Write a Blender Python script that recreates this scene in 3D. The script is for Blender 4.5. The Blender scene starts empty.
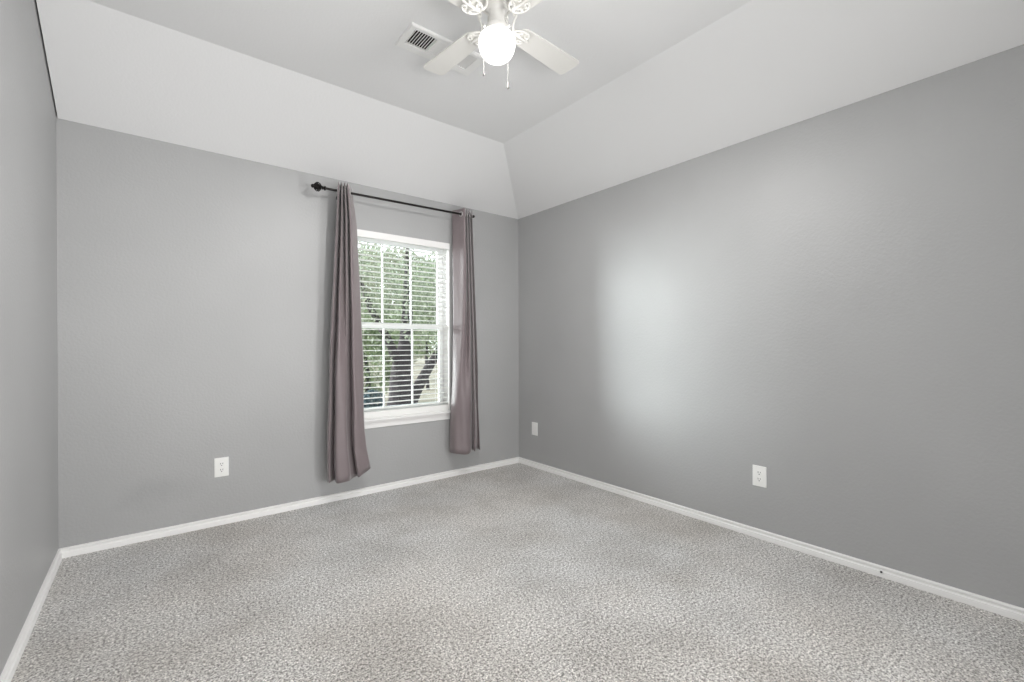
import bpy, bmesh, math, random
from mathutils import Vector, Matrix
PI = math.pi
random.seed(7)
SC = bpy.context.scene
COL = SC.collection

# ------------------------------------------------------------------ dimensions (metres)
W, D = 3.303, 3.544              # right wall x, back wall y (left wall is x = 0)
YF = -2.40                       # wall behind the camera
HW, HF = 2.44, 2.775             # wall height, flat ceiling height
SB, SR = 0.678, 0.702            # run of the sloped ceiling along the back and right walls
CAM = Vector((0.4071, 0.0, 1.1744))

# ------------------------------------------------------------------ camera
yaw, pitch, roll = 0.67066, -0.002265, -0.002913
fwd = Vector((math.sin(yaw)*math.cos(pitch), math.cos(yaw)*math.cos(pitch), math.sin(pitch)))
rgt = Vector((math.cos(yaw), -math.sin(yaw), 0))
up = rgt.cross(fwd)
rgt2 = rgt*math.cos(roll)+up*math.sin(roll)
up2 = -rgt*math.sin(roll)+up*math.cos(roll)
cam = bpy.data.cameras.new('camera'); cam_o = bpy.data.objects.new('camera', cam); COL.objects.link(cam_o)
cam.sensor_width = 36; cam.sensor_fit = 'HORIZONTAL'
cam.lens = 454.855/1024*36; cam.shift_y = 5.414/1024
cam.clip_start = 0.02; cam.clip_end = 200
M = Matrix((rgt2, up2, -fwd)).transposed().to_4x4(); M.translation = CAM
cam_o.matrix_world = M
SC.camera = cam_o

# ------------------------------------------------------------------ sky, sun, light, exposure
SKY = 3.6
world = bpy.data.worlds.new('sky'); SC.world = world; world.use_nodes = True
nt = world.node_tree; nt.nodes.clear()
out = nt.nodes.new('ShaderNodeOutputWorld'); bg = nt.nodes.new('ShaderNodeBackground')
tc = nt.nodes.new('ShaderNodeTexCoord'); sep = nt.nodes.new('ShaderNodeSeparateXYZ'); rp = nt.nodes.new('ShaderNodeValToRGB')
rp.color_ramp.elements[0].color = (0.95, 0.98, 1.0, 1); rp.color_ramp.elements[1].color = (0.70, 0.84, 1.0, 1)
nt.links.new(tc.outputs['Generated'], sep.inputs[0]); nt.links.new(sep.outputs['Z'], rp.inputs[0])
nt.links.new(rp.outputs[0], bg.inputs[0]); bg.inputs[1].default_value = SKY
nt.links.new(bg.outputs[0], out.inputs[0])

def add_light(name, kind, loc, energy, color=(1, 1, 1), target=None, **kw):
    l = bpy.data.lights.new(name, kind); o = bpy.data.objects.new(name, l); COL.objects.link(o)
    l.energy = energy; l.color = color; o.location = loc
    for k, v in kw.items(): setattr(l, k, v)
    if target is not None:
        o.rotation_euler = (Vector(target)-Vector(loc)).to_track_quat('-Z', 'Y').to_euler()
    return o
BOUNCE_W, SIDE_W, SUN_E = 26.5, 22.0, 19.0
add_light('hazy_sun', 'SUN', (-12, 16, 6), SUN_E, (0.95, 0.98, 1.0), target=(-12+10, 16-9.6, 6-1.4), angle=math.radians(32))
add_light('bounce_fill', 'AREA', (0.9, -0.8, 1.0), BOUNCE_W, (1, 0.99, 0.97), target=(0.8, 1.5, 2.7), shape='RECTANGLE', size=1.2, size_y=0.8, spread=math.radians(135))  # soft fill lamp added behind the camera to lift the ceiling
add_light('side_fill', 'AREA', (3.0, -1.5, 1.0), SIDE_W, (1, 0.995, 0.99), target=(0.4, 3.1, 1.15), shape='RECTANGLE', size=1.0, size_y=1.4, spread=math.radians(85))  # fill lamp added behind the camera for left and back walls; no window there
add_light('low_right_fill', 'AREA', (0.7, -0.9, 0.9), 4.5, (1, 0.995, 0.99), target=(3.2, 1.7, 0.45), shape='RECTANGLE', size=0.8, size_y=1.5, spread=math.radians(95))  # weak fill lamp added to brighten the lower right wall; no doorway modelled
SC.view_settings.view_transform = 'Standard'; SC.view_settings.look = 'None'
SC.view_settings.exposure = 0.0; SC.view_settings.gamma = 1.0
try: SC.view_settings.use_curve_mapping = False
except Exception: pass
SC.cycles.use_denoising = True
SC.cycles.max_bounces = 10; SC.cycles.diffuse_bounces = 6; SC.cycles.transparent_max_bounces = 24
SC.cycles.sample_clamp_indirect = 8.0
LAMP_W = 155.0        # fan lamp
GLOBE_E = 3.0        # glow of its opal glass

# ------------------------------------------------------------------ materials
def mat(name, col, rough=0.6, spec=0.3, metal=0.0, **kw):
    m = bpy.data.materials.new(name); m.use_nodes = True
    b = m.node_tree.nodes['Principled BSDF']
    b.inputs['Base Color'].default_value = (*col, 1); b.inputs['Roughness'].default_value = rough
    b.inputs['Specular IOR Level'].default_value = spec; b.inputs['Metallic'].default_value = metal
    for k, v in kw.items(): b.inputs[k].default_value = v
    return m
def nodes(m): return m.node_tree.nodes, m.node_tree.links, m.node_tree.nodes['Principled BSDF']
def noise(m, scale, detail=3, rough=.5, vec=None):
    n, l, b = nodes(m)
    if not vec:
        t = n.new('ShaderNodeTexCoord'); vec = t.outputs['Object']
    x = n.new('ShaderNodeTexNoise'); x.inputs['Scale'].default_value = scale; x.inputs['Detail'].default_value = detail
    x.inputs['Roughness'].default_value = rough; l.new(vec, x.inputs['Vector'])
    return x
def bump(m, src, strength, dist):
    n, l, b = nodes(m)
    x = n.new('ShaderNodeBump'); x.inputs['Strength'].default_value = strength; x.inputs['Distance'].default_value = dist
    l.new(src, x.inputs['Height']); l.new(x.outputs[0], b.inputs['Normal']); return x
def ramp(m, src, stops):
    n, l, b = nodes(m)
    r = n.new('ShaderNodeValToRGB'); e = r.color_ramp.elements
    while len(e) < len(stops): e.new(0.5)
    for i, (p, c) in enumerate(stops): e[i].position = p; e[i].color = (*c, 1)
    l.new(src, r.inputs[0]); return r
def mix(m, a, b_, fac, mode='MIX'):
    n, l, _ = nodes(m)
    x = n.new('ShaderNodeMix'); x.data_type = 'RGBA'; x.blend_type = mode
    if hasattr(fac, 'links'): l.new(fac, x.inputs[0])
    else: x.inputs[0].default_value = fac
    l.new(a, x.inputs[6]); l.new(b_, x.inputs[7]); return x.outputs[2]

WALL_A = (0.418, 0.420, 0.422)
def wall_mat(name, scuff=False):
    m = mat(name, WALL_A, 0.44, 0.45)
    n, l, b = nodes(m)
    o = noise(m, 70, 2); bump(m, o.outputs[0], 0.30, 0.004)
    big = noise(m, 1.6, 2)
    r = ramp(m, big.outputs[0], [(0.3, tuple(c*0.97 for c in WALL_A)), (0.7, tuple(c*1.03 for c in WALL_A))])
    colr = r.outputs[0]
    if scuff:                                   # the rubbed grey smudge low on the back wall
        t = n.new('ShaderNodeTexCoord'); mp = n.new('ShaderNodeMapping')
        mp.inputs['Location'].default_value = (-0.42, 0, -0.29); mp.vector_type = 'POINT'
        l.new(t.outputs['Object'], mp.inputs[0])
        sc_ = n.new('ShaderNodeVectorMath'); sc_.operation = 'MULTIPLY'; sc_.inputs[1].default_value = (4.2, 0.0, 8.5)
        l.new(mp.outputs[0], sc_.inputs[0])
        nz = noise(m, 7, 3)
        ad = n.new('ShaderNodeVectorMath'); ad.operation = 'ADD'
        sb_ = n.new('ShaderNodeVectorMath'); sb_.operation = 'MULTIPLY_ADD'
        sb_.inputs[1].default_value = (1.2, 0, 1.2); sb_.inputs[2].default_value = (-.6, 0, -.6)
        l.new(nz.outputs['Color'], sb_.inputs[0]); l.new(sc_.outputs[0], ad.inputs[0]); l.new(sb_.outputs[0], ad.inputs[1])
        ln = n.new('ShaderNodeVectorMath'); ln.operation = 'LENGTH'; l.new(ad.outputs[0], ln.inputs[0])
        mr = n.new('ShaderNodeMapRange'); mr.inputs[1].default_value = 0.2; mr.inputs[2].default_value = 1.0
        mr.inputs[3].default_value = 0.12; mr.inputs[4].default_value = 0.0; l.new(ln.outputs['Value'], mr.inputs[0])
        dk = n.new('ShaderNodeRGB'); dk.outputs[0].default_value = (0.12, 0.12, 0.125, 1)
        colr = mix(m, colr, dk.outputs[0], mr.outputs[0])
    l.new(colr, b.inputs['Base Color'])
    return m
WALL = wall_mat('grey_wall_paint'); WALLB = wall_mat('grey_wall_paint_scuffed', True)
CEIL = mat('white_ceiling_paint', (0.85, 0.853, 0.858), 0.75, 0.2)
bump(CEIL, noise(CEIL, 75, 3).outputs[0], 0.22, 0.003)
TRIM = mat('white_trim_paint', (0.90, 0.895, 0.885), 0.38, 0.4)
VINYL = mat('white_vinyl', (0.82, 0.83, 0.83), 0.4, 0.4)
SLAT = mat('white_blind_slat', (0.90, 0.90, 0.88), 0.45, 0.35)
PLATE = mat('white_plastic_plate', (0.90, 0.90, 0.88), 0.35, 0.45)
DARK = mat('dark_slot', (0.02, 0.02, 0.02), 0.7, 0.2)
BLACK = mat('black_bronze_metal', (0.018, 0.016, 0.015), 0.38, 0.5, 0.6)
STEEL = mat('grommet_metal', (0.55, 0.53, 0.53), 0.35, 0.5, 0.6)
FANW = mat('white_fan_enamel', (0.80, 0.79, 0.76), 0.35, 0.45)
BLADE = mat('white_fan_blade', (0.78, 0.77, 0.74), 0.5, 0.35)
VENT = mat('white_vent_enamel', (0.88, 0.88, 0.87), 0.5, 0.35)
GREYP = mat('dark_pendant', (0.006, 0.005, 0.005), 0.6, 0.1)
CHAIN = mat('dull_chain_metal', (0.03, 0.029, 0.027), 0.6, 0.1)

CARPET = mat('speckled_carpet', (0.4, .38, .36), 0.95, 0.05)
def carpet():
    m = CARPET; n, l, b = nodes(m)
    a = noise(m, 150, 2, .6); c = noise(m, 80, 2, .6); big = noise(m, 2.2, 4, .6); tint = noise(m, 0.9, 2)
    r1 = ramp(m, a.outputs[0], [(0.30, (.11, .107, .104)), (0.46, (.60, .595, .585)), (0.62, (.96, .955, .945))])
    r2 = ramp(m, c.outputs[0], [(0.34, (.45, .44, .43)), (0.52, (.93, .93, .93)), (.72, (1.2, 1.2, 1.2))])
    r3 = ramp(m, big.outputs[0], [(0.34, (.84, .83, .815)), (0.60, (1.06, 1.06, 1.06))])
    r4 = ramp(m, tint.outputs[0], [(0.38, (1, .97, .94)), (0.6, (1, 1, 1))])
    o = mix(m, r1.outputs[0], r2.outputs[0], 1.0, 'MULTIPLY')
    o = mix(m, o, r3.outputs[0], 1.0, 'MULTIPLY'); o = mix(m, o, r4.outputs[0], 1.0, 'MULTIPLY')
    l.new(o, b.inputs['Base Color'])
    bump(m, a.outputs[0], 0.6, 0.006)
    b.inputs['Sheen Weight'].default_value = 0.25
carpet()

CLOTH = mat('mauve_grey_satin', (0.225, 0.186, 0.193), 0.42, 0.45)
nodes(CLOTH)[2].inputs['Sheen Weight'].default_value = 0.35; nodes(CLOTH)[2].inputs['Sheen Roughness'].default_value = 0.4
bump(CLOTH, noise(CLOTH, 16, 3).outputs[0], 0.25, 0.012)

GLASS = bpy.data.materials.new('window_glass'); GLASS.use_nodes = True
n = GLASS.node_tree.nodes; l = GLASS.node_tree.links; n.clear()
o_ = n.new('ShaderNodeOutputMaterial'); mx = n.new('ShaderNodeMixShader'); tr = n.new('ShaderNodeBsdfTransparent')
tr.inputs[0].default_value = (.96, .985, .97, 1)
gl = n.new('ShaderNodeBsdfGlossy'); gl.inputs['Roughness'].default_value = 0.02
fr = n.new('ShaderNodeFresnel'); fr.inputs[0].default_value = 1.45
l.new(fr.outputs[0], mx.inputs[0]); l.new(tr.outputs[0], mx.inputs[1]); l.new(gl.outputs[0], mx.inputs[2]); l.new(mx.outputs[0], o_.inputs[0])

OPAL = bpy.data.materials.new('glowing_opal_glass'); OPAL.use_nodes = True
n = OPAL.node_tree.nodes; l = OPAL.node_tree.links; n.clear()
o_ = n.new('ShaderNodeOutputMaterial'); mx = n.new('ShaderNodeMixShader'); tr = n.new('ShaderNodeBsdfTransparent')
em = n.new('ShaderNodeEmission'); em.inputs[0].default_value = (1, .985, .95, 1); em.inputs[1].default_value = GLOBE_E
mx.inputs[0].default_value = 0.55
l.new(tr.outputs[0], mx.inputs[1]); l.new(em.outputs[0], mx.inputs[2]); l.new(mx.outputs[0], o_.inputs[0])

def leaf_mat(name, a, b_):
    m = mat(name, a, 0.5, 0.3); n, l, b = nodes(m)
    g = n.new('ShaderNodeNewGeometry')
    r = ramp(m, g.outputs['Random Per Island'], [(0.0, a), (1.0, b_)])
    l.new(r.outputs[0], b.inputs['Base Color'])
    t = n.new('ShaderNodeBsdfTranslucent'); l.new(r.outputs[0], t.inputs[0])
    x = n.new('ShaderNodeMixShader'); x.inputs[0].default_value = 0.35
    ou = [k for k in n if k.type == 'OUTPUT_MATERIAL'][0]
    l.new(b.outputs[0], x.inputs[1]); l.new(t.outputs[0], x.inputs[2]); l.new(x.outputs[0], ou.inputs[0])
    return m
LEAF1 = leaf_mat('pale_green_leaves', (.15, .18, .12), (.40, .43, .32))
LEAF2 = leaf_mat('mid_green_leaves', (.07, .10, .05), (.27, .33, .17))
LEAF3 = leaf_mat('olive_leaves', (.16, .165, .11), (.38, .38, .28))
LEAFB = leaf_mat('blue_green_leaves', (.03, .055, .065), (.08, .12, .135))
BARK = mat('dark_bark', (.034, .028, .030), 0.9, 0.1)
bump(BARK, noise(BARK, 14, 5).outputs[0], 1.0, 0.05)
EARTH = mat('dry_beige_lawn', (.40, .34, .25), 0.95, 0.05)
_e = noise(EARTH, 3, 5); _r = ramp(EARTH, _e.outputs[0], [(0.3, (.21, .185, .14)), (0.7, (.34, .295, .235))])
nodes(EARTH)[1].new(_r.outputs[0], nodes(EARTH)[2].inputs['Base Color'])
FENCE = mat('beige_fence_board', (.50, .42, .33), 0.8, 0.1)

# ------------------------------------------------------------------ mesh helpers
def obj(name, bm, m, parent=None, smooth=False, angle=40):
    me = bpy.data.meshes.new(name)
    bmesh.ops.recalc_face_normals(bm, faces=bm.faces)
    bm.to_mesh(me); bm.free()
    o = bpy.data.objects.new(name, me); COL.objects.link(o)
    me.materials.append(m)
    if smooth:
        for p in me.polygons: p.use_smooth = True
        try: me.set_sharp_from_angle(angle=math.radians(angle))
        except Exception: pass
    if parent: o.parent = parent
    return o
def struct(name, bm, m, **kw):
    o = obj(name, bm, m, **kw); o['kind'] = 'structure'; return o
def tag(o, label, cat, group=None, kind=None):
    o['label'] = label; o['category'] = cat
    if group: o['group'] = group
    if kind: o['kind'] = kind
    return o
def thing(name, loc, label, cat, group=None, rot=(0, 0, 0)):
    o = bpy.data.objects.new(name, None); COL.objects.link(o); o.location = loc; o.rotation_euler = rot
    o.empty_display_size = 0.1
    return tag(o, label, cat, group)
def box(bm, lo, hi, bevel=0.0, seg=2):
    b2 = bmesh.new()
    bmesh.ops.create_cube(b2, size=1)
    lo = Vector(lo); hi = Vector(hi); c = (lo+hi)/2; s = hi-lo
    for v in b2.verts: v.co = Vector((v.co.x*s.x, v.co.y*s.y, v.co.z*s.z))+c
    if bevel > 0: bmesh.ops.bevel(b2, geom=list(b2.edges), offset=bevel, segments=seg, affect='EDGES', profile=0.6)
    merge(bm, b2)
def merge(bm, b2, mtx=None):
    mp = {}
    for v in b2.verts: mp[v] = bm.verts.new(mtx @ v.co if mtx else v.co)
    for f in b2.faces:
        try: bm.faces.new([mp[v] for v in f.verts])
        except ValueError: pass
    b2.free()
def lathe(bm, prof, seg=32, axis='Z', mtx=None):
    b2 = bmesh.new(); rings = []
    for r, z in prof:
        if r < 1e-6: rings.append([b2.verts.new((0, 0, z))])
        else: rings.append([b2.verts.new((r*math.cos(2*PI*i/seg), r*math.sin(2*PI*i/seg), z)) for i in range(seg)])
    for a, b in zip(rings, rings[1:]):
        for i in range(seg):
            j = (i+1) % seg
            if len(a) == 1 and len(b) == 1: continue
            if len(a) == 1: b2.faces.new((a[0], b[j], b[i]))
            elif len(b) == 1: b2.faces.new((a[i], a[j], b[0]))
            else: b2.faces.new((a[i], a[j], b[j], b[i]))
    for rg in (rings[0], rings[-1]):
        if len(rg) > 1: b2.faces.new(rg)
    merge(bm, b2, mtx)
def tube(bm, pts, rad, seg=8, closed=False, caps=True):
    pts = [Vector(p) for p in pts]; N = len(pts)
    rads = rad if isinstance(rad, (list, tuple)) else [rad]*N
    rings = []; prev = None
    for i, p in enumerate(pts):
        if closed: t = pts[(i+1) % N]-pts[i-1]
        else: t = pts[min(i+1, N-1)]-pts[max(i-1, 0)]
        t.normalize()
        if prev is None:
            a = Vector((0, 0, 1)) if abs(t.z) < .9 else Vector((1, 0, 0))
            nrm = t.cross(a).normalized()
        else:
            nrm = (prev-t*prev.dot(t)).normalized()
        prev = nrm; bn = t.cross(nrm)
        rings.append([bm.verts.new(p+(nrm*math.cos(2*PI*k/seg)+bn*math.sin(2*PI*k/seg))*rads[i]) for k in range(seg)])
    R_ = list(zip(rings, rings[1:])) + ([(rings[-1], rings[0])] if closed else [])
    for a, b in R_:
        for k in range(seg):
            j = (k+1) % seg; bm.faces.new((a[k], a[j], b[j], b[k]))
    if not closed and caps:
        bm.faces.new(rings[0][::-1]); bm.faces.new(rings[-1])
def prism(bm, poly, lo, hi, plane='XY'):
    """extrude a 2-D polygon between lo and hi along the remaining axis"""
    def P(u, v, w): return {'XY': (u, v, w), 'XZ': (u, w, v), 'YZ': (w, u, v)}[plane]
    a = [bm.verts.new(P(u, v, lo)) for u, v in poly]; b = [bm.verts.new(P(u, v, hi)) for u, v in poly]
    bm.faces.new(a[::-1]); bm.faces.new(b)
    for i in range(len(poly)):
        j = (i+1) % len(poly); bm.faces.new((a[i], a[j], b[j], b[i]))
def crom(P, n):
    """Catmull-Rom through tuples"""
    out_ = []
    for i in range(len(P)-1):
        p0 = P[max(i-1, 0)]; p1 = P[i]; p2 = P[i+1]; p3 = P[min(i+2, len(P)-1)]
        for k in range(n):
            t = k/n
            out_.append(tuple(0.5*((2*b)+(-a+c)*t+(2*a-5*b+4*c-d)*t*t+(-a+3*b-3*c+d)*t**3) for a, b, c, d in zip(p0, p1, p2, p3)))
    out_.append(tuple(P[-1])); return out_
def interp(keys, z):
    for (a, va), (b, vb) in zip(keys, keys[1:]):
        if (a-z)*(b-z) <= 0:
            t = (z-a)/(b-a); return va+(vb-va)*t
    return keys[0][1] if abs(z-keys[0][0]) < abs(z-keys[-1][0]) else keys[-1][1]

# ------------------------------------------------------------------ room shell
WX0, WX1, WZ0, WZ1 = 1.605, 2.507, 0.594, 2.088       # window opening in the back wall
T = 0.14
bm = bmesh.new(); box(bm, (-.12, YF-.12, -.1), (W+.12, D+T, 0)); struct('floor', bm, CARPET)
bm = bmesh.new(); box(bm, (-.12, YF-.12, 0), (0, D+T, HF+.12)); struct('wall_left', bm, WALL)
bm = bmesh.new(); box(bm, (W, YF-.12, 0), (W+.12, D+T, HW+.14)); struct('wall_right', bm, WALL)
bm = bmesh.new(); box(bm, (0, YF-.12, 0), (W, YF, HF+.12)); struct('wall_front', bm, WALL)
bm = bmesh.new()
xs = [0, WX0, WX1, W]; zs = [0, WZ0, WZ1, HW+.14]
def grid_wall(bm, xs, zs, y0, y1, skip):
    F = {}; B = {}
    for i, x in enumerate(xs):
        for k, z in enumerate(zs):
            F[i, k] = bm.verts.new((x, y0, z)); B[i, k] = bm.verts.new((x, y1, z))
    for i in range(3):
        for k in range(3):
            if (i, k) == skip: continue
            bm.faces.new((F[i, k], F[i+1, k], F[i+1, k+1], F[i, k+1]))
            bm.faces.new((B[i, k], B[i, k+1], B[i+1, k+1], B[i+1, k]))
    for a, b in (((1, 1), (2, 1)), ((2, 1), (2, 2)), ((2, 2), (1, 2)), ((1, 2), (1, 1))):
        bm.faces.new((F[a], F[b], B[b], B[a]))
    for L in ([(i, 0) for i in range(4)], [(3, k) for k in range(4)], [(i, 3) for i in (3, 2, 1, 0)], [(0, k) for k in (3, 2, 1, 0)]):
        for a, b in zip(L, L[1:]): bm.faces.new((F[a], B[a], B[b], F[b]))
grid_wall(bm, xs, zs, D, D+T, (1, 1))
struct('wall_back', bm, WALLB)
# ceiling: flat middle, slope along the back wall and slope along the right wall meeting in a hip
bm = bmesh.new()
cp = {'bl': (0, D, HW), 'br': (W, D, HW), 'hip': (W-SR, D-SB, HF), 'ml': (0, D-SB, HF), 'fl': (0, YF, HF), 'fm': (W-SR, YF, HF), 'fr': (W, YF, HW)}
lo_ = {k: bm.verts.new(v) for k, v in cp.items()}; hi_ = {k: bm.verts.new((v[0], v[1], v[2]+.1)) for k, v in cp.items()}
for k in ('bl', 'ml', 'fl'): lo_[k].co.x += .0065      # hairline gap along the left wall
for k in ('bl', 'br'): lo_[k].co.y -= .002; lo_[k].co.z += .001
for k in ('br', 'fr'): lo_[k].co.x -= .002; lo_[k].co.z += .0005
for f in (('bl', 'br', 'hip', 'ml'), ('br', 'fr', 'fm', 'hip'), ('ml', 'hip', 'fm', 'fl')):
    bm.faces.new([lo_[k] for k in f]); bm.faces.new([hi_[k] for k in f][::-1])
rim = ['bl', 'br', 'fr', 'fm', 'fl', 'ml']
for a, b in zip(rim, rim[1:]+rim[:1]): bm.faces.new((lo_[a], lo_[b], hi_[b], hi_[a]))
struct('ceiling', bm, CEIL)

# baseboards: moulded profile (offset from wall, height)
BP = [(0, 0), (.0178, 0), (.0178, .0265), (.0168, .0285), (.0100, .0310), (.0082, .0345), (.0086, .0385), (.0118, .0410), (.0128, .0440), (.0120, .0480), (.0090, .0515), (.0040, .0530), (0, .0530)]
def sweep_base(name, a, b, nrm, mit):
    """baseboard from a to b on the wall face with inward normal nrm, mitred at both ends by mit"""
    bm = bmesh.new(); a = Vector(a); b = Vector(b); nv = Vector(nrm); d = (b-a).normalized()
    ra = [bm.verts.new(a+nv*t+d*(t*mit[0])+Vector((0, 0, z))) for t, z in BP]
    rb = [bm.verts.new(b+nv*t-d*(t*mit[1])+Vector((0, 0, z))) for t, z in BP]
    for i in range(len(BP)-1): bm.faces.new((ra[i], ra[i+1], rb[i+1], rb[i]))
    bm.faces.new((ra[0], rb[0], rb[-1], ra[-1])); bm.faces.new(ra[::-1]); bm.faces.new(rb)
    return struct(name, bm, TRIM, smooth=True, angle=35)
sweep_base('baseboard_back', (0, D, 0), (W, D, 0), (0, -1, 0), (1, 1))
sweep_base('baseboard_left', (0, YF, 0), (0, D, 0), (1, 0, 0), (0, 1))
sweep_base('baseboard_right', (W, YF, 0), (W, D, 0), (-1, 0, 0), (0, 1))

# ------------------------------------------------------------------ window
win = bpy.data.objects.new('window_1', None); COL.objects.link(win); win.location = (WX0, D, WZ0); win['kind'] = 'structure'
wi = Matrix.Translation((-WX0, -D, -WZ0))
def wobj(name, bm, m, parent=win, **kw):
    bm.transform(wi); return obj(name, bm, m, parent, **kw)
def ring(bm, x0, x1, z0, z1, y0, y1, l_, r_, b_, t_, bev=.002):
    box(bm, (x0, y0, z0), (x0+l_, y1, z1), bev); box(bm, (x1-r_, y0, z0), (x1, y1, z1), bev)
    box(bm, (x0+l_, y0, z0), (x1-r_, y1, z0+b_), bev); box(bm, (x0+l_, y0, z1-t_), (x1-r_, y1, z1), bev)
bm = bmesh.new()                                       # jamb liner, white, flush with the wall face
ring(bm, WX0, WX1, WZ0, WZ1, D-.003, D+T-.004, .012, .012, .004, .012, .0012)
wobj('jamb', bm, TRIM)
bm = bmesh.new(); ring(bm, WX0+.012, WX1-.012, WZ0+.004, WZ1-.012, D+.098, D+T, .022, .022, .03, .025); wobj('window_frame', bm, VINYL)
def sash(name, z0, z1, y, bt, tp):
    x0, x1 = WX0+.034, WX1-.034
    bm = bmesh.new(); ring(bm, x0, x1, z0, z1, y-.013, y+.013, .030, .030, bt, tp)
    s = wobj(name, bm, VINYL)
    gx0, gx1 = x0+.030, x1-.030
    bm = bmesh.new(); box(bm, (gx0-.005, y-.003, z0+bt-.005), (gx1+.005, y+.003, z1-tp+.005)); wobj('pane', bm, GLASS, s)
    for i in (1, 2):
        x = gx0+(gx1-gx0)*i/3; bm = bmesh.new(); box(bm, (x-.0065, y-.007, z0+bt), (x+.0065, y+.007, z1-tp), .001); wobj('muntin', bm, VINYL, s)
    bm = bmesh.new(); zm = (z0+bt+z1-tp)/2
    return s
sash('upper_sash', 1.318, WZ1-.037, D+.116, .045, .028)
sash('lower_sash', WZ0+.034, 1.366, D+.092, .040, .045)
bm = bmesh.new(); box(bm, (WX0-.022, D-.046, .576), (WX1+.004, D+.085, .594), .006, 3); wobj('window_sill', bm, TRIM, smooth=True)
bm = bmesh.new(); box(bm, (WX0-.005, D-.012, .517), (WX1-.008, D, .575), .004); wobj('apron', bm, TRIM)

# ------------------------------------------------------------------ blind inside the window opening
bx0, bx1 = WX0+.016, WX1-.016; by = D+.032
blind = thing('window_blind', (bx0, by, .594), 'white horizontal two-inch slat blind lowered inside the window between the curtains', 'blind')
def bobj(name, bm, m, **kw):
    bm.transform(Matrix.Translation((-bx0, -by, -.594))); return obj(name, bm, m, blind, **kw)
bm = bmesh.new(); box(bm, (bx0, D-.012, 2.033), (bx1+.010, D+.004, WZ1-.001), .003); bobj('valance', bm, TRIM)
bm = bmesh.new(); box(bm, (bx0, D+.006, 2.040), (bx1, D+.044, WZ1-.014), .002); bobj('headrail', bm, SLAT)
bm = bmesh.new(); z = .668; nsl = 0
while z < 2.026:
    prof = [(-.025, -.0006), (-.0125, .0016), (0, .0024), (.0125, .0016), (.025, -.0006)]
    a0 = []; a1 = []
    for yy, zz in prof:
        a0.append((yy, zz+.0014)); a1.append((yy, zz-.0014))
    poly = [(by+yy, z+zz) for yy, zz in a0]+[(by+yy, z+zz) for yy, zz in a1[::-1]]
    prism(bm, poly, bx0+.001, bx1-.001, 'YZ'); z += .0425
bobj('slats', bm, SLAT)
bm = bmesh.new(); box(bm, (bx0, by-.026, .598), (bx1, by+.026, .646), .004); bobj('bottom_rail', bm, SLAT)
for x in (bx0+.10, bx1-.10):
    bm = bmesh.new()
    for yy in (-.0265, .0265): tube(bm, [(x, by+yy, .64), (x, by+yy, 2.04)], .0009, 6)
    bobj('ladder_cord', bm, SLAT)

# ------------------------------------------------------------------ curtain rod
RY = D-.150; RZ0, RZ1 = 2.307, 2.326; RXL, RXR = 1.392, 2.668
def rz(x): return RZ0+(RZ1-RZ0)*(x-RXL)/(RXR-RXL)
rod = thing('curtain_rod', (RXL, RY, RZ0), 'thin black metal curtain rod with a caged finial, above the window', 'curtain rod')
def robj(name, bm, m=BLACK, parent=rod, **kw):
    bm.transform(Matrix.Translation((-RXL, -RY, -RZ0))); return obj(name, bm, m, parent, **kw)
bm = bmesh.new(); tube(bm, [(RXL, RY, rz(RXL)), (1.9, RY, rz(1.9)), (RXR, RY, rz(RXR))], .0088, 14); robj('rod', bm, smooth=True)
bm = bmesh.new()
FM = Matrix.Translation((RXL, RY, rz(RXL))) @ Matrix.Rotation(-PI/2, 4, 'Y')     # local +Z points to -X
lathe(bm, [(0, -.004), (.014, -.003), (.0165, .002), (.0165, .006), (.011, .009), (.009, .014), (.013, .017), (.013, .021), (.008, .024), (.008, .030),
           (.015, .033), (.019, .044), (.020, .056), (.017, .068), (.012, .076), (.012, .080), (.0145, .084), (.0135, .091), (.007, .097), (0, .099)], 20, mtx=FM)
fin = robj('finial', bm, smooth=True)
bm = bmesh.new()
for k in range(8):
    pts = []
    for i in range(13):
        t = i/12; a = 2*PI*k/8+t*2.0; r = .008+.023*math.sin(PI*t)**.75; pts.append(FM @ Vector((r*math.cos(a), r*math.sin(a), .028+t*.050)))
    tube(bm, pts, .0034, 6)
robj('finial_cage', bm, parent=fin, smooth=True)
bm = bmesh.new(); lathe(bm, [(0, -.012), (.0108, -.012), (.0122, -.008), (.0122, .002), (.009, .006), (0, .007)], 18,
                        mtx=Matrix.Translation((RXR, RY, rz(RXR))) @ Matrix.Rotation(PI/2, 4, 'Y')); robj('end_cap', bm, smooth=True)
for x in (1.535, 2.60):
    bm = bmesh.new()
    lathe(bm, [(0, 0), (.022, 0), (.022, .004), (.010, .008), (0, .009)], 18, mtx=Matrix.Translation((x, D, rz(x)-.01)) @ Matrix.Rotation(PI/2, 4, 'X'))
    tube(bm, [(x, D-.006, rz(x)-.01), (x, D-.08, rz(x)-.012), (x, RY, rz(x)-.013)], .005, 8)
    tube(bm, [(x, RY+.0135*math.cos(a), rz(x)+.0135*math.sin(a)) for a in [PI+i*PI/8 for i in range(9)]], .004, 6)
    robj('bracket', bm, smooth=True)

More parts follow.
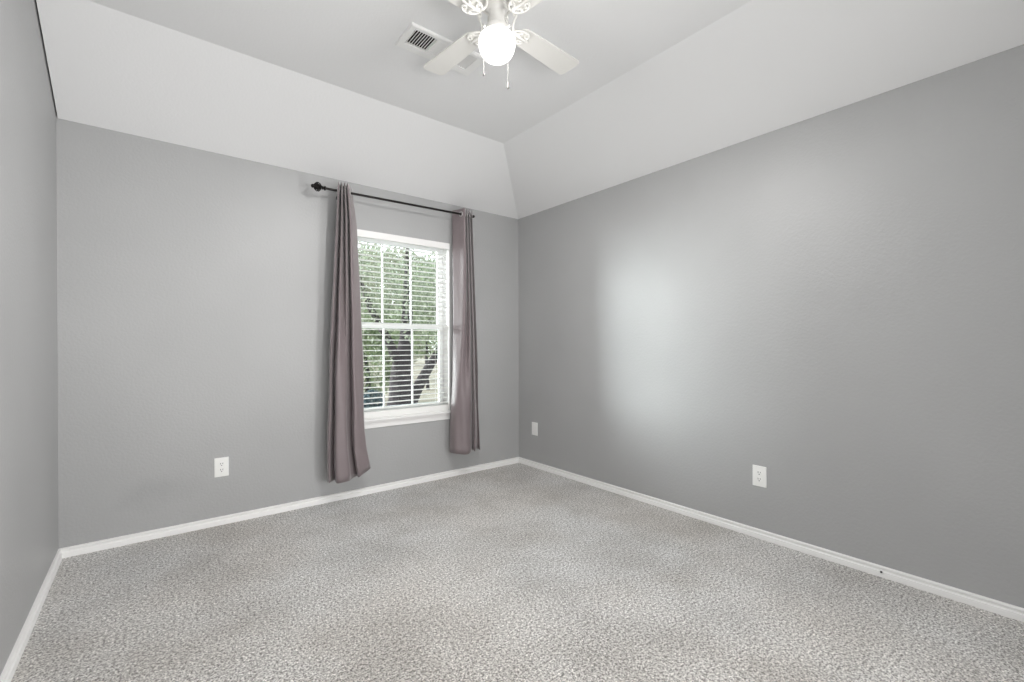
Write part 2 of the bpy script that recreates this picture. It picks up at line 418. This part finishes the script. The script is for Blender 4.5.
# ------------------------------------------------------------------ curtains
def curtain(label, top, bot, ztop, hem, XL, XR, mixkeys, side):
    """top / bot: plan profiles (u, offset) of the folds; XL, XR: edge x against height; hem(u): bottom height"""
    cx = (XL[0][1]+XR[0][1])/2
    root = thing('curtain', (cx, RY, ztop), label, 'curtain', 'curtains beside the window')
    nz = 46; A = crom(top, 7); B = crom(bot, 7); bm = bmesh.new(); grid = []
    for i in range(nz+1):
        s = i/nz; row = []
        zc = ztop+(0.22-ztop)*s
        t = interp(mixkeys, zc); t = t*t*(3-2*t)
        for a, b in zip(A, B):
            u = a[0]+(b[0]-a[0])*t; dy = a[1]+(b[1]-a[1])*t
            zb = hem(u); z = ztop+(zb-ztop)*s
            xa = interp(XL, z)+(interp(XR, z)-interp(XL, z))*u
            k = (xa-CAM.x)/RY                       # slanted folds: offset along the direction the panel is gathered
            x = xa+k*dy + .0025*math.sin(z*9+u*11)*t
            row.append(bm.verts.new((x-cx, dy+.004*math.sin(z*5+u*17)*t, z-ztop)))
        grid.append(row)
    for r0, r1 in zip(grid, grid[1:]):
        for j in range(len(r0)-1): bm.faces.new((r0[j], r0[j+1], r1[j+1], r1[j]))
    p = obj('panel', bm, CLOTH, root, smooth=True, angle=180)
    md = p.modifiers.new('thickness', 'SOLIDIFY'); md.thickness = .0022; md.offset = 0
    # grommets where the pleats cross the rod
    zr = rz(cx)
    row = []
    for a in A:
        xa = interp(XL, zr)+(interp(XR, zr)-interp(XL, zr))*a[0]; row.append(Vector((xa+(xa-CAM.x)/RY*a[1], a[1], 0)))
    for a, b in zip(row, row[1:]):
        if a.y*b.y < 0:
            t = a.y/(a.y-b.y); c = a+(b-a)*t; d = (b-a).normalized()
            bm = bmesh.new()
            pts = [Vector((c.x-cx, c.y, rz(c.x)-ztop))+d*(.020*math.cos(q))+Vector((0, 0, .020*math.sin(q))) for q in [2*PI*i/20 for i in range(20)]]
            tube(bm, pts, .0050, 8, closed=True)
            obj('grommet', bm, STEEL, root, smooth=True)
    return root
zL = 2.362
curtain('mauve-grey grommet curtain left of the window, its hem flared towards the sill', 
        [(0, .040), (.05, -.045), (.20, .045), (.27, -.052), (.40, .045), (.48, -.052), (.61, .045), (.69, -.050), (1.0, .055)],
        [(0, .045), (.05, -.012), (.16, .045), (.22, -.055), (.46, -.058), (.53, -.005), (.65, .040), (.72, -.036), (1.0, .012)],
        zL, lambda u: .188+.050*max(0, (u-.62)/.38)**1.2,
        [(2.37, 1.481), (2.09, 1.466), (1.45, 1.432), (1.0, 1.412), (.55, 1.400), (.15, 1.396)],
        [(2.37, 1.580), (2.09, 1.618), (1.45, 1.648), (1.0, 1.662), (.55, 1.672), (.40, 1.684), (.15, 1.732)],
        [(2.37, 0), (2.2, .05), (1.2, .6), (.5, 1), (.1, 1)], -1)
zR = 2.370
curtain('mauve-grey grommet curtain right of the window, near the room corner',
        [(0, .100), (.33, .025), (.62, -.036), (.67, .05), (.73, -.038), (.80, .05), (.86, -.036), (.91, .05), (1.0, -.030)],
        [(0, .085), (.10, .03), (.24, -.010), (.46, -.040), (.68, -.034), (.76, .040), (.84, -.034), (.92, .040), (1.0, .0)],
        zR, lambda u: .232+.006*math.sin(u*9),
        [(2.386, 2.446), (1.3, 2.452), (.9, 2.440), (.55, 2.424), (.2, 2.412)],
        [(2.386, 2.650), (2.2, 2.655), (1.35, 2.690), (.9, 2.706), (.2, 2.725)],
        [(2.386, 0), (1.9, .12), (1.1, .55), (.5, 1), (.1, 1)], 1)

# ------------------------------------------------------------------ outlets and wall plates
def receptacle_bm():
    bm = bmesh.new()
    pts = []
    for i in range(28):
        a = 2*PI*i/28; x = .0172*math.cos(a); z = max(-.0138, min(.0138, .0172*math.sin(a))); pts.append((x, z))
    prism(bm, pts, -.0085, -.0050, 'XZ'); return bm
def outlet(loc, rotz, label, duplex=True, group=None):
    root = thing('power_outlet' if duplex else 'wall_plate', loc, label, 'outlet' if duplex else 'wall plate', group, (0, 0, rotz))
    bm = bmesh.new(); box(bm, (-.0405, -.0065, -.0625), (.0405, 0, .0625), .0030, 3)
    obj('plate', bm, PLATE, root, smooth=True, angle=30)
    if duplex:
        for zc in (.0195, -.0195):
            bm = receptacle_bm(); bm.transform(Matrix.Translation((0, 0, zc))); r = obj('receptacle', bm, PLATE, root)
            for x, h in ((-.0065, .0105), (.0065, .0085)):
                bm = bmesh.new(); box(bm, (x-.0012, -.0090, zc+.0045-h/2), (x+.0012, -.0083, zc+.0045+h/2)); obj('slot', bm, DARK, r)
            bm = bmesh.new(); lathe(bm, [(0, 0), (.0030, 0), (.0030, .0007), (0, .0007)], 12, mtx=Matrix.Translation((0, -.0083, zc-.0075)) @ Matrix.Rotation(PI/2, 4, 'X'))
            obj('ground_hole', bm, DARK, r)
        sz = (0,)
    else: sz = (.042, -.042)
    for z in sz:
        bm = bmesh.new(); lathe(bm, [(.0036, 0), (.0036, .0010), (.0024, .0018), (0, .0020)], 14, mtx=Matrix.Translation((0, -.0063, z)) @ Matrix.Rotation(PI/2, 4, 'X'))
        obj('screw', bm, PLATE, root, smooth=True)
    return root
outlet((.768, D, .3775), 0, 'white duplex power outlet on the back wall left of the window', True)
outlet((W, 1.230, .3755), -PI/2, 'white duplex power outlet low on the middle of the right wall', True)
outlet((W, 3.298, .3700), -PI/2, 'small plain white wall plate on the right wall beside the far corner', False)
fit = thing('cable_fitting', (W-.0175, .638, .029), 'small round fitting with a dark centre on the right wall baseboard', 'wall fitting')
bm = bmesh.new(); lathe(bm, [(0, 0), (.0105, 0), (.0105, .003), (.0075, .006), (.0055, .006), (.0055, .003), (0, .003)], 18, mtx=Matrix.Rotation(-PI/2, 4, 'Y')); obj('collar', bm, VENT, fit, smooth=True)
bm = bmesh.new(); lathe(bm, [(0, .0028), (.0052, .0028), (.0045, .008), (0, .009)], 14, mtx=Matrix.Rotation(-PI/2, 4, 'Y')); obj('dark_core', bm, DARK, fit, smooth=True)

# ------------------------------------------------------------------ ceiling air vent
VX0, VX1, VY0, VY1 = 1.424, 1.876, 2.068, 2.266
vent = thing('air_vent', ((VX0+VX1)/2, (VY0+VY1)/2, HF), 'white three-way ceiling air vent beside the fan', 'air vent')
def vobj(name, bm, m, **kw):
    bm.transform(Matrix.Translation((-(VX0+VX1)/2, -(VY0+VY1)/2, -HF))); return obj(name, bm, m, vent, **kw)
HX0, HX1, HY0, HY1 = 1.453, 1.826, 2.090, 2.216
bm = bmesh.new()
def vring(bm):
    o = [(VX0, VY0), (VX1, VY0), (VX1, VY1), (VX0, VY1)]; i_ = [(HX0, HY0), (HX1, HY0), (HX1, HY1), (HX0, HY1)]; m_ = [(VX0+.004, VY0+.004), (VX1-.004, VY0+.004), (VX1-.004, VY1-.004), (VX0+.004, VY1-.004)]
    L = [[bm.verts.new((x, y, z)) for x, y in P] for P, z in ((o, HF), (o, HF-.009), (m_, HF-.0135), (i_, HF-.014), (i_, HF))]
    for a, b in zip(L, L[1:]+L[:1]):
        for k in range(4): bm.faces.new((a[k], a[(k+1) % 4], b[(k+1) % 4], b[k]))
vring(bm); vobj('frame', bm, VENT)
bm = bmesh.new(); box(bm, (HX0, HY0, HF-.0012), (HX1, HY1, HF)); vobj('duct_shade', bm, DARK)  # dark sheet standing in for the shade inside the duct; ceiling has no hole
def louvers(name, x0, x1, along, n_, tilt, wid):
    bm = bmesh.new()
    for i in range(n_):
        if along == 'Y':
            xc = x0+(i+.5)*(x1-x0)/n_; dx = math.cos(tilt)*wid/2; dz = math.sin(tilt)*wid/2; zc = HF-.0078
            prism(bm, [(xc-dx, zc-dz), (xc+dx, zc+dz), (xc+dx+.0006, zc+dz-.0009), (xc-dx+.0006, zc-dz-.0009)], HY0, HY1, 'XZ')
        else:
            yc = HY0+(i+.5)*(HY1-HY0)/n_; dy = math.cos(tilt)*wid/2; dz = math.sin(tilt)*wid/2; zc = HF-.0078
            prism(bm, [(yc-dy, zc-dz), (yc+dy, zc+dz), (yc+dy+.0006, zc+dz-.0009), (yc-dy+.0006, zc-dz-.0009)], x0, x1, 'YZ')
    vobj(name, bm, VENT)
louvers('louvers', 1.453, 1.577, 'Y', 9, math.radians(38), .0115)
louvers('louvers', 1.587, 1.690, 'X', 9, -math.radians(32), .0122)
louvers('louvers', 1.700, 1.826, 'Y', 9, -math.radians(38), .0125)
for x in (1.582, 1.695):
    bm = bmesh.new(); box(bm, (x-.005, HY0, HF-.014), (x+.005, HY1, HF-.001)); vobj('divider', bm, VENT)

# ------------------------------------------------------------------ ceiling fan with light
FX, FY = 1.599, 1.602
fan = thing('ceiling_fan', (FX, FY, HF), 'white four-blade ceiling fan with a glowing opal globe light', 'ceiling fan')
def fobj(name, bm, m, parent=fan, **kw): return obj(name, bm, m, parent, **kw)     # local: z = 0 at the ceiling
bm = bmesh.new(); lathe(bm, [(0, 0), (.082, 0), (.084, -.008), (.080, -.022), (.070, -.034), (.060, -.040), (0, -.040)], 40); fobj('canopy', bm, FANW, smooth=True)
bm = bmesh.new(); lathe(bm, [(0, -.038), (.060, -.038), (.088, -.046), (.095, -.056), (.096, -.084), (.090, -.096), (.081, -.102), (.079, -.107), (.067, -.108), (.065, -.103), (.046, -.103), (.046, -.110), (0, -.110)], 44)
fobj('motor_housing', bm, FANW, smooth=True)
bm = bmesh.new(); lathe(bm, [(0, -.108), (.054, -.108), (.057, -.113), (.054, -.119), (.047, -.121), (.047, -.127), (.042, -.133), (.036, -.136), (.033, -.141), (.033, -.172), (.036, -.184), (.040, -.192), (.040, -.202), (0, -.203)], 40)
sw = fobj('switch_housing', bm, FANW, smooth=True)
bm = bmesh.new(); lathe(bm, [(0, -.200), (.039, -.200), (.047, -.206), (.051, -.214), (.051, -.230), (.047, -.232), (0, -.226)], 40); fitr = fobj('light_fitter', bm, FANW, smooth=True)
for k in range(3):
    a = 2*PI*k/3+.9; bm = bmesh.new()
    lathe(bm, [(0, 0), (.0025, 0), (.0025, .012), (.006, .012), (.006, .018), (0, .019)], 10, mtx=Matrix.Rotation(a, 4, 'Z') @ Matrix.Translation((.048, 0, -.222)) @ Matrix.Rotation(PI/2, 4, 'Y'))
    fobj('thumb_screw', bm, FANW, fitr, smooth=True)
BT = -.178                                          # blades' height below the ceiling
GZ = [(.0440, -.228), (.0465, -.232), (.058, -.238), (.0705, -.247), (.0780, -.259), (.0810, -.275), (.0795, -.294), (.0735, -.314), (.062, -.333), (.044, -.3475), (.023, -.3555), (0, -.358)]
bm = bmesh.new()
rings = crom(GZ, 3)
lathe(bm, [(max(r, 0) if i < len(rings)-1 else 0, z) for i, (r, z) in enumerate(rings)], 40)
bm.faces.ensure_lookup_table()
for f in [f for f in bm.faces if len(f.verts) > 8]: bm.faces.remove(f)
fobj('light_globe', bm, OPAL, smooth=True, angle=180)
lamp = bpy.data.lights.new('fan_bulb', 'POINT'); lamp.energy = LAMP_W; lamp.color = (1, .99, .975); lamp.shadow_soft_size = .055
lo = bpy.data.objects.new('fan_bulb', lamp); COL.objects.link(lo); lo.location = (0, 0, -.286); lo.parent = fan
lamp.use_nodes = True                               # an LED bulb hanging base-up throws little light back towards its base
n = lamp.node_tree.nodes; l = lamp.node_tree.links
em = n['Emission']; t_ = n.new('ShaderNodeTexCoord'); s_ = n.new('ShaderNodeSeparateXYZ'); mr = n.new('ShaderNodeMapRange')
mr.inputs[1].default_value = -1; mr.inputs[2].default_value = 1
cr = n.new('ShaderNodeValToRGB'); els = cr.color_ramp.elements
els[0].position = .28; els[0].color = (1, 1, 1, 1); els[1].position = 1.0; els[1].color = (.004, .004, .004, 1)
for p_, v_ in ((.40, .74), (.46, .50), (.50, .30), (.56, .09), (.62, .045), (.72, .014)):
    e_ = els.new(p_); e_.color = (v_, v_, v_, 1)
l.new(t_.outputs['Normal'], s_.inputs[0]); l.new(s_.outputs['Z'], mr.inputs[0]); l.new(mr.outputs[0], cr.inputs[0]); l.new(cr.outputs[0], em.inputs[1])

def blade_bm():
    bm = bmesh.new(); r0, r1 = .118, .508; w0, w1 = .052, .064; pts = []
    def corner(cx_, cy_, r, a0, a1, n_=6):
        for i in range(n_+1):
            a = a0+(a1-a0)*i/n_; pts.append((cx_+r*math.cos(a), cy_+r*math.sin(a)))
    corner(r1-.022, w1-.022, .022, PI/2, 0); corner(r1-.022, -w1+.022, .022, 0, -PI/2)
    corner(r0+.040, -w0+.040, .040, -PI/2, -PI); corner(r0+.040, w0-.040, .040, PI, PI/2)
    prism(bm, pts[::-1], -.003, .003, 'XY')
    bmesh.ops.bevel(bm, geom=[e for e in bm.edges if abs(e.verts[0].co.z-e.verts[1].co.z) < 1e-6], offset=.0012, segments=1, affect='EDGES')
    return bm
def iron_bm():
    """ornate cast bracket: drooping double arm from the motor and an openwork leaf screwed under the blade"""
    bm = bmesh.new()
    for s in (-1, 1):                                # the two arms that leave the motor and curl down
        tube(bm, crom([(.094, s*.016, .078), (.110, s*.026, .070), (.114, s*.030, .048), (.103, s*.026, .022), (.106, s*.016, .006), (.122, s*.007, -.004), (.150, s*.005, -.007)], 4),
             .0052, 8)
        # outer scroll of the leaf
        tube(bm, crom([(.118, s*.006, -.006), (.128, s*.024, -.008), (.150, s*.039, -.009), (.174, s*.042, -.009), (.190, s*.034, -.009), (.196, s*.022, -.009), (.188, s*.014, -.009), (.178, s*.018, -.009)], 4),
             .0050, 8)
        tube(bm, crom([(.135, s*.004, -.007), (.150, s*.014, -.009), (.158, s*.026, -.009), (.152, s*.032, -.009), (.144, s*.026, -.009)], 4), .0042, 8)
        lathe(bm, [(0, -.004), (.007, -.003), (.007, .004), (0, .005)], 12, mtx=Matrix.Translation((.176, s*.030, -.008)))
        tube(bm, crom([(.090, s*.026, .078), (.104, s*.036, .070), (.110, s*.034, .052), (.104, s*.024, .048), (.100, s*.028, .058)], 4), .0042, 8)
    tube(bm, crom([(.112, 0, .000), (.140, 0, -.007), (.190, 0, -.009), (.216, 0, -.009)], 4), [.007]*9+[.006, .005, .004, .0025], 8)
    lathe(bm, [(0, -.004), (.008, -.003), (.008, .004), (0, .005)], 12, mtx=Matrix.Translation((.206, 0, -.008)))
    return bm
B0 = None
for k in range(4):
    a = math.radians(5+90*k)
    if B0 is None:
        b = fobj('blade', blade_bm(), BLADE); ir = fobj('blade_bracket', iron_bm(), FANW, b, smooth=True, angle=60)
        b.location = (0, 0, BT); ir.location = (-.024, 0, 0)
        B0 = (b, ir)
    else:
        b = B0[0].copy(); COL.objects.link(b); b.parent = fan
        ir = B0[1].copy(); COL.objects.link(ir); ir.parent = b
    # the blade itself is pitched about its own length; its bracket stays level
    b.rotation_euler = (math.radians(-4), 0, a)
    b.location = (0, 0, BT)
    ir.rotation_euler = (math.radians(4), 0, 0)
# pull chains
lat = Vector((rgt.x, rgt.y, 0)); dep = Vector((lat.y*-1, lat.x, 0))
def chain(name, sx, sy, zend, pend_m, plen):
    e = Vector((sx, sy, 0)); d = e.normalized()
    bm = bmesh.new()
    path = crom([(*(d*.036).xy, -.190), (*(d*.062).xy, -.192), (*(d*.080).xy, -.205), (*e.xy, -.230), (*e.xy, zend)], 5)
    tube(bm, path, .0009, 6)
    z = -.24
    while z > zend:
        lathe(bm, [(0, .0014), (.0014, 0), (0, -.0014)], 8, mtx=Matrix.Translation((e.x, e.y, z))); z -= .0055
    c = fobj('pull_chain', bm, CHAIN, fan, smooth=True)
    bm = bmesh.new(); lathe(bm, [(0, .004), (.0025, .002), (.0036, -.005), (.0048, -plen*.7), (.0042, -plen), (0, -plen-.002)], 14, mtx=Matrix.Translation((e.x, e.y, zend)))
    fobj('pendant', bm, pend_m, c, smooth=True)
v = lat*(-.062)+dep*.062; chain('a', v.x, v.y, -.368, GREYP, .013)
v = lat*(.047)+dep*.075; chain('b', v.x, v.y, -.407, CHAIN, .026)

# ------------------------------------------------------------------ garden behind the window
GZ0 = -.15
bm = bmesh.new(); box(bm, (-14, D+T+.02, GZ0-.1), (40, 60, GZ0)); struct('ground', bm, EARTH)
def foliage_bm(blobs, count, size, rnd):
    bm = bmesh.new(); vol = [b[1][0]*b[1][1]*b[1][2] for b in blobs]; tot = sum(vol)
    for (c, r), v_ in zip(blobs, vol):
        for _ in range(int(count*v_/tot)):
            while True:
                p = Vector((rnd.uniform(-1, 1), rnd.uniform(-1, 1), rnd.uniform(-1, 1)))
                if p.length <= 1: break
            p = p.normalized()*(p.length**.6)
            p = Vector(c)+Vector((p.x*r[0], p.y*r[1], p.z*r[2]))
            s = size*rnd.uniform(.6, 1.3); q = Matrix.Rotation(rnd.uniform(0, 2*PI), 3, 'Z') @ Matrix.Rotation(rnd.uniform(-1.2, 1.2), 3, 'X')
            vs = [bm.verts.new(p+q @ Vector(a)*s) for a in ((0, -.9, 0), (.38, -.1, .06), (0, .9, -.05), (-.38, -.1, .06))]
            bm.faces.new((vs[0], vs[1], vs[2])); bm.faces.new((vs[0], vs[2], vs[3]))
    return bm
def at(px, depth, z=GZ0):
    d = fwd+rgt*((px-512)/454.855); return Vector((CAM.x+d.x*depth, CAM.y+d.y*depth, z))
def tree(px, depth, label, cat, trunk, blobs, count, size, lm, seed, group='trees and shrubs outside the window', name='tree'):
    rnd = random.Random(seed); root = thing(name, at(px, depth), label, cat, group)
    if trunk:
        bm = bmesh.new()
        for pts, rr in trunk: tube(bm, crom(pts, 4), [x[0] for x in crom([(r,) for r in rr], 4)], 10)
        obj('trunk', bm, BARK, root, smooth=True, angle=180)
    bm = foliage_bm(blobs, count, size, rnd)
    obj('foliage', bm, lm, root)
    return root
tree(401, 9.0, 'big dark-trunked tree forking near the ground just outside the window', 'tree',
     [([(0, 0, -.1), (.03, 0, .25), (.04, .1, .8), (.16, .1, 1.5), (.25, .2, 2.6), (.3, .3, 3.4)], [.37, .28, .20, .13, .09, .04]),
      ([(.12, 0, .0), (.34, .1, .34), (.66, .2, .78), (1.2, .3, 1.5), (1.6, .3, 2.4)], [.16, .12, .10, .07, .04]),
      ([(.02, .05, .8), (-.25, 0, 1.4), (-.6, .1, 2.1), (-.9, .1, 2.9)], [.11, .08, .06, .03])],
     [((0, .1, 3.1), (1.9, 1.4, 1.15)), ((-1.1, .2, 2.4), (1.1, 1, .9)), ((1.3, .1, 2.3), (1.1, 1, .9)), ((.1, -.55, 2.1), (.9, .6, .75)), ((1.0, -.3, 1.45), (.55, .4, .4)), ((-.75, -.3, 1.35), (.5, .4, .5))], 9500, .060, LEAF1, 3)
tree(366, 10.6, 'bushy mid-green shrub at the left of the window view', 'shrub',
     [([(0, 0, -.05), (.05, 0, .5), (0, .1, 1.2)], [.07, .06, .03])],
     [((0, 0, .95), (1.0, .7, .85)), ((.3, .1, 1.7), (.8, .6, .7))], 5200, .060, LEAF2, 5, name='shrub')
tree(386, 17.5, 'tall pale olive tree at the left behind the big trunk', 'tree',
     [([(0, 0, -.1), (.05, 0, 1.2), (.1, .1, 2.6)], [.14, .11, .06])],
     [((-.5, 0, 3.0), (1.9, 1.3, 2.1)), ((.2, .1, 1.5), (1.5, 1.1, 1.2))], 14000, .090, LEAF3, 8)
tree(428, 13.6, 'mid-green tree seen through the right side of the window', 'tree',
     [([(0, 0, -.1), (-.05, 0, 1.0), (.1, .1, 2.2)], [.055, .045, .03])],
     [((.2, 0, 1.95), (1.5, 1.0, 1.0)), ((.4, .1, 2.9), (1.4, 1.0, 1.0))], 7000, .070, LEAF2, 12)
tree(450, 24.0, 'pale green tree at the far right edge of the window view', 'tree',
     [([(0, 0, -.1), (-.05, 0, 1.6), (.1, .1, 3.2)], [.18, .13, .08])],
     [((.2, 0, 3.6), (2.6, 1.8, 2.3))], 13000, .12, LEAF1, 15)
tree(404, 32.0, 'tall grey-green tree farthest back, showing between the nearer crowns', 'tree',
     [([(0, 0, -.1), (-.05, 0, 1.6), (.1, .1, 3.6)], [.24, .18, .10])],
     [((0, 0, 4.6), (4.2, 2.2, 3.4)), ((1.5, 0, 2.2), (2.4, 1.6, 1.8)), ((-1.8, 0, 2.2), (2.4, 1.6, 1.8))], 20000, .17, LEAF3, 31)
tree(373, 8.0, 'low blue-green shrub beside the big trunk', 'shrub',
     [([(0, 0, -.05), (.02, 0, .2)], [.04, .03])], [((0, 0, .36), (.20, .18, .20)), ((.02, 0, .16), (.14, .12, .14))], 1200, .040, LEAFB, 21, name='shrub')
